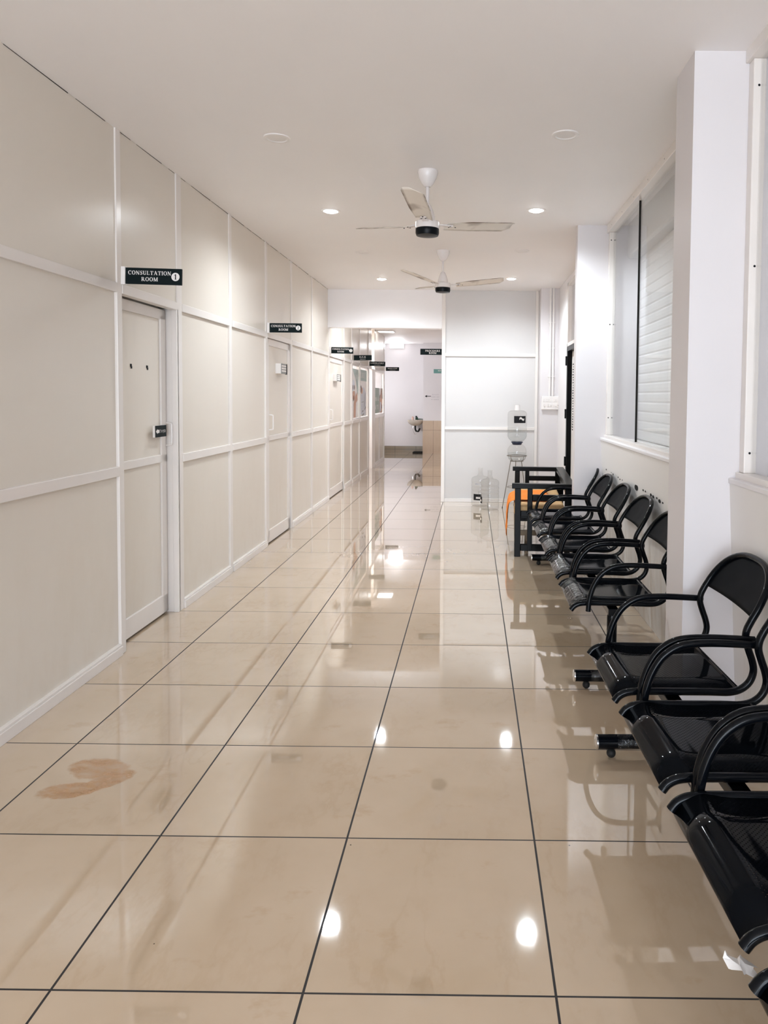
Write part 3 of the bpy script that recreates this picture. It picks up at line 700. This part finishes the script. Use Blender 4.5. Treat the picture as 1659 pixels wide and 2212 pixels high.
def make_seat(parent,film):
    prof=[(.897,.449),(.893,.4425),(.86,.441),(.75,.438),(.64,.439),(.59,.444),(.558,.4475),(.530,.443),(.508,.432),(.492,.416),(.483,.400),(.484,.392)]
    Q=smooth_path([(a-SX,0,b) for a,b in prof],3)
    m=MB(); m.grid([[(p.x,y,p.z) for y in (-W2+.006,-.1,0,.1,W2-.006)] for p in Q])
    s=m.build('seat',M['black_seat'],parent)
    so_=s.modifiers.new('thick','SOLIDIFY'); so_.thickness=.0018; so_.offset=-1
    for sg in (-1,1):
        MB().tube(side_tube(sg*W2),.0125,12).build('side_frame',M['black'],s)
        MB().tube(arm_tube(sg*(W2+.0255)),.0125,12).build('armrest',M['black'],s)
    MB().tube(back_arc(),.0125,12).build('back_frame',M['black'],s)
    b=MB(); rows=[]
    for j in range(11):
        z=.680+.148*j/10; w=W2*max(1-((z-.675)/.160)**2.6,0)**.55
        rows.append([(.936+.095*(z-.675)/.16+.014*(1-(yy/W2)**2)-SX,yy,z) for yy in [w*(k/6-1) for k in range(13)]])
    b.grid(rows); bo=b.build('backrest',M['black_back'],s); so2=bo.modifiers.new('thick','SOLIDIFY'); so2.thickness=.0016
    MB().tube([(.893-SX,-W2,.438),(.893-SX,W2,.438)],.009,10).build('rear_bar',M['black'],s)
    for yv in (-.12,.12): MB().box(-.10,.10,yv-.02,yv+.02,.405,.436).build('mounting_bracket',M['black'],s,smooth=False,bevel=.002)
    if film:
        Qf=smooth_path([(a-SX-.0025,0,b+.003) for a,b in prof[6:]],4)
        rr=random.Random(1); mf=MB(); mf.grid([[(p.x+rr.uniform(-.0015,.0015),yy,p.z+rr.uniform(0,.002)) for yy in [(-.205+.41*k/14) for k in range(15)]] for p in Qf]); mf.build('plastic_film',M['film'],s)
    return s
def copy_seat(s,y,x=0):
    c=s.copy(); C.objects.link(c); c.location=(x,y,0)
    for g in list(s.children):
        d=g.copy(); C.objects.link(d); d.parent=c
    return c
def make_leg(parent,y,x=0,film=True):
    l=MB().tube([(x,y,.075),(x,y,.355),(x,y,.37)],[.0245,.0245,.022],20).build('leg',M['black'],parent)
    MB().tube([(x-.175,y,.063),(x+.21,y,.063)],.028,20).build('foot_tube',M['black'],l)
    for xx,s in ((x-.175,-1),(x+.21,1)): 
        MB().tube([(xx,y,.063),(xx+s*.006,y,.063),(xx+s*.010,y,.063)],[.0285,.0285,.022],20).build('end_cap',M['silver'],l)
        xg=xx-s*.055; MB().sphere((xg,y,.0185),.0185,14).tube([(xg,y,.025),(xg,y,.045)],.006,8).build('glide',M['rubber'],l)
    if film:
        rr=random.Random(int(y*100)); pts=[(x-.10+.02*i,y,.063) for i in range(11)]
        MB().tube(pts,[.029+rr.uniform(0,.004) for _ in pts],18,caps=False).build('plastic_film',M['film_thin'],l)
    return l
def bench(name,label,loc,rot,centres,legs,films,dx={}):
    r=thing(name,label,'bench',loc,rot,'black perforated metal waiting benches')
    ys=[c for c in centres]
    MB().box(-.025,.025,min(ys)-.21,max(ys)+.21,.37,.405).build('beam',M['black'],r,smooth=False,bevel=.004)
    for y in legs: make_leg(r,y)
    s=make_seat(r,films); s.location=(0,ys[0],0)
    for y in ys[1:]: copy_seat(s,y,dx.get(y,0))
    return r
b1=bench('waiting_bench','nearest black metal waiting bench, cut by the right picture edge',(SX,2.59,0),.028,[0,-.545,-1.078,-1.618],[.19,-1.45],False,{-1.078:-.004,-1.618:-.025})
b2=bench('waiting_bench','far black metal waiting bench of five seats below the window',(SX+.003,3.62,0),-.002,[0,.60,1.20,1.80,2.40],[-.17,2.42],True)
def scrap(parent,loc,size,seed,mat):
    rr=random.Random(seed); rows=[]
    for i in range(7):
        t=i/6; rows.append([(loc[0]+size*(t-.5)*1.2+rr.uniform(-.1,.1)*size,loc[1]+size*(.35*math.sin(j*1.3)+.2*rr.uniform(-1,1)),loc[2]-size*(.25*j/3+.5*t*t)+rr.uniform(-.08,.08)*size) for j in range(4)])
    return MB().grid(rows).build('torn_plastic_scrap',mat,parent)
scrap(b1,(.472-SX,-1.078-.225,.385),.05,5,M['white'])
scrap(b2,(.478-SX,-.235,.375),.035,8,M['film'])

# ------------------------------------------------------------------ black wooden sofa
A=math.radians(-3.4)
r=thing('wooden_sofa','black wooden slatted sofa with tan mattress behind the far bench','sofa',(.361,6.345,0),A)
BW='black_wood'
def part(nm,*b,bev=.004):
    m=MB()
    for q in b: m.box(*q)
    return m.build(nm,M[BW],r,smooth=False,bevel=bev)
LEN=1.62; DEP=.557
for k,(ya,yb) in enumerate(((0,.06),(LEN-.06,LEN))):
    part('arm_top',(-.004,DEP,ya-.005,yb+.005,.610,.655))
    part('front_post',(.022,.076,ya,yb,0,.612))
    part('arm_slat',(.135,.180,ya+.01,yb-.01,.05,.612))
    part('back_post',(.465,.557,ya,yb,0,.612))
    part('arm_rail',(.18,.465,ya+.012,yb-.012,.503,.556)); part('arm_rail',(.076,.465,ya+.012,yb-.012,.36,.41)); part('arm_rail',(.076,.465,ya+.012,yb-.012,.05,.11))
part('back_top_rail',(DEP-.085,DEP,.06,LEN-.06,.612,.655))
part('back_rail',(DEP-.05,DEP-.015,.06,LEN-.06,.50,.55))
part('seat_rail',(.03,.07,.06,LEN-.06,.29,.365)); part('seat_rail',(.46,.50,.06,LEN-.06,.29,.365))
for i in range(10): part('seat_slat',(.06,.47,.1+i*.15,.1+i*.15+.09,.33,.352))
m=MB(); m.box(.015,.47,.065,LEN-.07,.365,.455); m.build('mattress',M['mattress'],r,bevel=.022)
# orange cloth lying over the front edge
rows=[]; rr=random.Random(4)
prof=[(.36,.475),(.28,.470),(.18,.468),(.09,.468),(.03,.470),(-.015,.458),(-.03,.42),(-.036,.36),(-.045,.30),(-.04,.24),(-.048,.18),(-.044,.15)]
for i,(x_,z_) in enumerate(prof):
    row=[]
    for j in range(25):
        t=j/24; fold=math.sin(t*17+i*.35)*.010*(1 if i<5 else 1.6)+math.sin(t*41+i)*.003
        drop=(.05*math.sin(t*9)+.04*math.sin(t*23))*(max(0,i-6)/5)
        if i<5: row.append((x_+.02*math.sin(t*7),.27+.70*t,z_+abs(fold)))
        else: row.append((x_-abs(fold)*1.1,.27+.70*t-.16*max(0,i-5)/6*(t-.4),z_+drop))
    rows.append(row)
loc=Vector((.361,6.345,0)); rot=Matrix.Rotation(A,3,'Z')
o=MB().grid(rows).build('draped_cloth',M['cloth']); o.location=loc; o.rotation_euler=(0,0,A); s_=o.modifiers.new('thick','SOLIDIFY'); s_.thickness=.004; sb=o.modifiers.new('sub','SUBSURF'); sb.levels=1; sb.render_levels=1
tag(o,'crumpled orange cloth hanging over the front edge of the sofa','cloth')

# ------------------------------------------------------------------ water jugs
def jug(loc,label,tilt=0,lab=0):
    r=thing('water_jug',label,'water jug',loc,tilt,'clear twenty litre water jugs')
    pr=[(.001,.004),(.10,.0),(.116,.012),(.118,.05)]
    for k in range(5):
        z=.085+k*.05; pr+=[(.118,z),(.113,z+.008),(.113,z+.016),(.118,z+.024)]
    pr+=[(.118,.345),(.112,.365),(.085,.383),(.05,.392),(.036,.405),(.030,.425),(.028,.43),(.028,.485),(.031,.487),(.031,.497),(.024,.497)]
    MB().lathe(pr,n=40).build('bottle',M['jug'],r)
    MB().lathe([(.029,.425),(.047,.395)],n=24).build('neck_collar',M['mattress'],r) if False else None
    MB().tube(smooth_path([(-.02,-.116,.2),(-.02,-.135,.19),(-.02,-.138,.15),(-.02,-.118,.12)],4),.008,8).build('handle',M['jug'],r)
    a0=lab; lb=MB(); rows=[[(.1195*math.cos(a0+.95*(k/8-.5)),.1195*math.sin(a0+.95*(k/8-.5)),z) for k in range(9)] for z in (.085,.165)]
    lb.grid(rows).build('black_label',M['ink'],r)
    lb=MB(); rows=[[(.1203*math.cos(a0+.5*(k/6-.5)+.1),.1203*math.sin(a0+.5*(k/6-.5)+.1),z) for k in range(7)] for z in (.105,.13)]
    lb.grid(rows).build('label_print',M['letter'],r)
    return r
jug((.228,9.06,0),'empty clear water jug standing in front, nearer the wire stand',0,PI+.15)
j2=jug((.112,9.36,0),'empty clear water jug with black label behind the other jug',0,-PI/2-.35)
rows=[[(.1197*math.cos(-PI/2-.35+.5*(k/6-.5)),.1197*math.sin(-PI/2-.35+.5*(k/6-.5)),z) for k in range(7)] for z in (.285,.305)]
MB().grid(rows).build('upper_label',M['pale_print'],j2)
# dispenser on a wire stand
r=thing('wire_stand','thin wire tripod stand holding the water dispenser','stand',(.58,9.28,0))
for dx,dy in ((-.185,-.10),(.13,-.12),(-.02,.16)):
    MB().tube([(dx,dy,.004),(dx*.45,dy*.45,.59),(dx*.42,dy*.42,.60)],.0045,8).build('leg',M['wire'],r)
    MB().sphere((dx,dy,.008),.008,8).build('leg_foot',M['rubber'],r)
ringp=lambda R,z:[(R*math.cos(k*PI/16),R*math.sin(k*PI/16),z) for k in range(32)]
MB().tube(ringp(.085,.60),.004,8,closed=True).build('lower_ring',M['wire'],r); MB().tube(ringp(.128,.668),.004,8,closed=True).build('upper_ring',M['wire'],r)
MB().tube(ringp(.135,.26),.003,8,closed=True).map(lambda p:(p[0]*.9,p[1]*.9,p[2])).build('brace_ring',M['wire'],r)
for a in (.4,2.2,4.0,5.4): MB().tube([(.128*math.cos(a),.128*math.sin(a),.668),(.122*math.cos(a),.122*math.sin(a),.625),(.085*math.cos(a),.085*math.sin(a),.60)],.003,6).build('upright',M['wire'],r)
r=thing('dispenser_pot','clear rounded dispenser pot sitting in the wire stand','water dispenser',(.58,9.28,.605))
MB().lathe([(.001,0),(.085,0),(.108,.02),(.118,.05),(.122,.11),(.120,.15),(.10,.185),(.075,.205),(.068,.215)],n=40).build('pot',M['jug'],r)
MB().lathe([(.001,.006),(.08,.006),(.104,.024),(.114,.052),(.117,.10),(.001,.10)],n=36).build('water',M['water'],r)
MB().lathe([(.055,.205),(.060,.212),(.066,.228),(.076,.234),(.076,.245),(.05,.246)],n=36).build('blue_collar',M['blue'],r)
MB().tube([(.02,-.12,.03),(.02,-.155,.03)],.008,10).build('spout',M['white'],r)
r=thing('water_jug','part filled water jug with black label on the dispenser pot','water jug',(.58,9.28,.850),0,'clear twenty litre water jugs')
MB().lathe([(.05,.0),(.085,.012),(.112,.04),(.124,.07),(.124,.11),(.120,.118),(.120,.126),(.124,.134),(.124,.18),(.120,.188),(.120,.196),(.124,.205),(.124,.36),(.116,.385),(.085,.402),(.05,.406),(.036,.410),(.034,.42),(.030,.47),(.026,.475)],n=44).build('bottle',M['jug'],r)
MB().lathe([(.001,.003),(.05,.003),(.083,.015),(.109,.042),(.120,.07),(.120,.18),(.001,.18)],n=40).build('water',M['water'],r)
MB().lathe([(.0365,.405),(.035,.42),(.031,.474),(.001,.475)],n=24).build('cap_sleeve',M['off_lamp'],r)
a0=-PI/2+.28
MB().grid([[(.1255*math.cos(a0+1.35*(k/10-.5)),.1255*math.sin(a0+1.35*(k/10-.5)),z) for k in range(11)] for z in (.245,.335)]).build('black_label',M['ink'],r)
MB().grid([[(.1263*math.cos(a0+.55*(k/6-.5)+.15),.1263*math.sin(a0+.55*(k/6-.5)+.15),z+.012*math.sin(k)) for k in range(7)] for z in (.285,.31)]).build('label_print',M['letter'],r)

# ------------------------------------------------------------------ switchboard and cable ducts on the column
r=thing('switchboard','white switchboard with sockets on the column','switchboard',(1.035,9.405,1.355))
MB().box(-.135,.135,-.02,.014,-.088,.088).build('back_box',M['white'],r,smooth=False,bevel=.006)
for x_ in (-.105,-.06,-.03,.03,.06,.1): MB().box(x_-.011,x_+.011,-.026,-.02,.016,.05).build('switch',M['off_lamp'],r,smooth=False,bevel=.002)
for x_ in (-.095,-.05,-.02,.02,.05): MB().box(x_-.011,x_+.011,-.026,-.02,-.05,-.016).build('switch',M['off_lamp'],r,smooth=False,bevel=.002)
MB().box(.068,.122,-.024,-.02,-.062,-.004).build('socket',M['frame'],r,smooth=False,bevel=.003)
m=MB()
for dx,dz in ((0,-.015),(-.012,-.035),(.012,-.035)): m.box(.095+dx-.003,.095+dx+.003,-.0255,-.024,dz-.004,dz+.004)
m.build('socket_holes',M['ink'],r,smooth=False)
for x_,lb in ((1.005,'left thin white cable duct running down to the switchboard'),(1.043,'right thin white cable duct running down to the switchboard')):
    r=thing('cable_duct',lb,'cable duct',(x_,9.41,1.443),0,'cable ducts above the switchboard')
    MB().box(-.012,.012,-.012,.01,0,CE(9.4)-1.443).build('duct',M['white'],r,smooth=False,bevel=.004)
    for zz in (.25,.62,.95): MB().box(-.022,.022,-.015,.01,zz,zz+.012).build('clip',M['white'],r,smooth=False)

# ------------------------------------------------------------------ light
def area(name,loc,rot,sx,sy,w,col=(1,1,1)):
    l=bpy.data.lights.new(name,'AREA'); l.shape='RECTANGLE'; l.size=sx; l.size_y=sy; l.energy=w; l.color=col
    o=bpy.data.objects.new(name,l); C.objects.link(o); o.location=loc; o.rotation_euler=rot; return o
area('hidden_corridor_fill',(-1.2,10.4,2.74),(0,0,0),.3,.3,17,(.93,.965,1)); area('wall_lamp_glow',(-1.945,18.30,2.705),(-PI/2-.5,0,0),.34,.09,8,(.95,.97,1))  # corridor one is an unseen fill, added behind the beam to brighten the passage
area('laboratory_lamp',(-3.2,13.8,2.72),(0,0,0),1.2,1.2,110,(.97,.98,1)); area('observation_lamp',(-3.0,17.3,1.5),(0,-PI/2,0),.5,.8,13,(.93,.95,1))
area('stair_lamp',(1.5,7.6,2.2),(0,0,0),.2,.6,3,(1,.93,.85))
pt=area('entrance_portal',(-.3,-4.19,1.4),(PI/2,0,0),3.8,2.8,1); pt.data.cycles.is_portal=True; pt.rotation_euler=(-PI/2,0,PI) if False else (PI/2,0,0)
w=bpy.data.worlds.new('world'); sc.world=w; w.use_nodes=True
w.node_tree.nodes['Background'].inputs[0].default_value=(.80,.89,1,1); w.node_tree.nodes['Background'].inputs[1].default_value=6.9

# ------------------------------------------------------------------ camera
fpx,cx,cy,p,y,rl=1549.14,1012.724,927.362,.0441659,-.00495331,-.00902475
cp,sp=math.cos(p),math.sin(p); cyw,syw=math.cos(y),math.sin(y); cr,sr=math.cos(rl),math.sin(rl)
fwd=Vector((syw*cp,cyw*cp,-sp)); right=Vector((cyw,-syw,0)); down=fwd.cross(right)
r2=right*cr+down*sr; d2=-right*sr+down*cr
cam=bpy.data.cameras.new('camera'); co=bpy.data.objects.new('camera',cam); C.objects.link(co)
Mx=Matrix((( r2.x,-d2.x,-fwd.x,0),(r2.y,-d2.y,-fwd.y,0),(r2.z,-d2.z,-fwd.z,1.41458),(0,0,0,1)))
co.matrix_world=Mx
cam.sensor_fit='HORIZONTAL'; cam.sensor_width=36; cam.lens=fpx*36/1659
cam.shift_x=(829.5-cx)/1659; cam.shift_y=-(1106-cy)/1659; cam.clip_start=.05; cam.clip_end=100
sc.camera=co
sc.view_settings.view_transform='Standard'; sc.view_settings.look='None'; sc.view_settings.gamma=1; sc.view_settings.exposure=0.78
sc.view_settings.use_curve_mapping=False
sc.cycles.use_denoising=True
sc.cycles.max_bounces=14; sc.cycles.diffuse_bounces=7; sc.cycles.glossy_bounces=6; sc.cycles.transparent_max_bounces=24
sc.cycles.sample_clamp_indirect=6
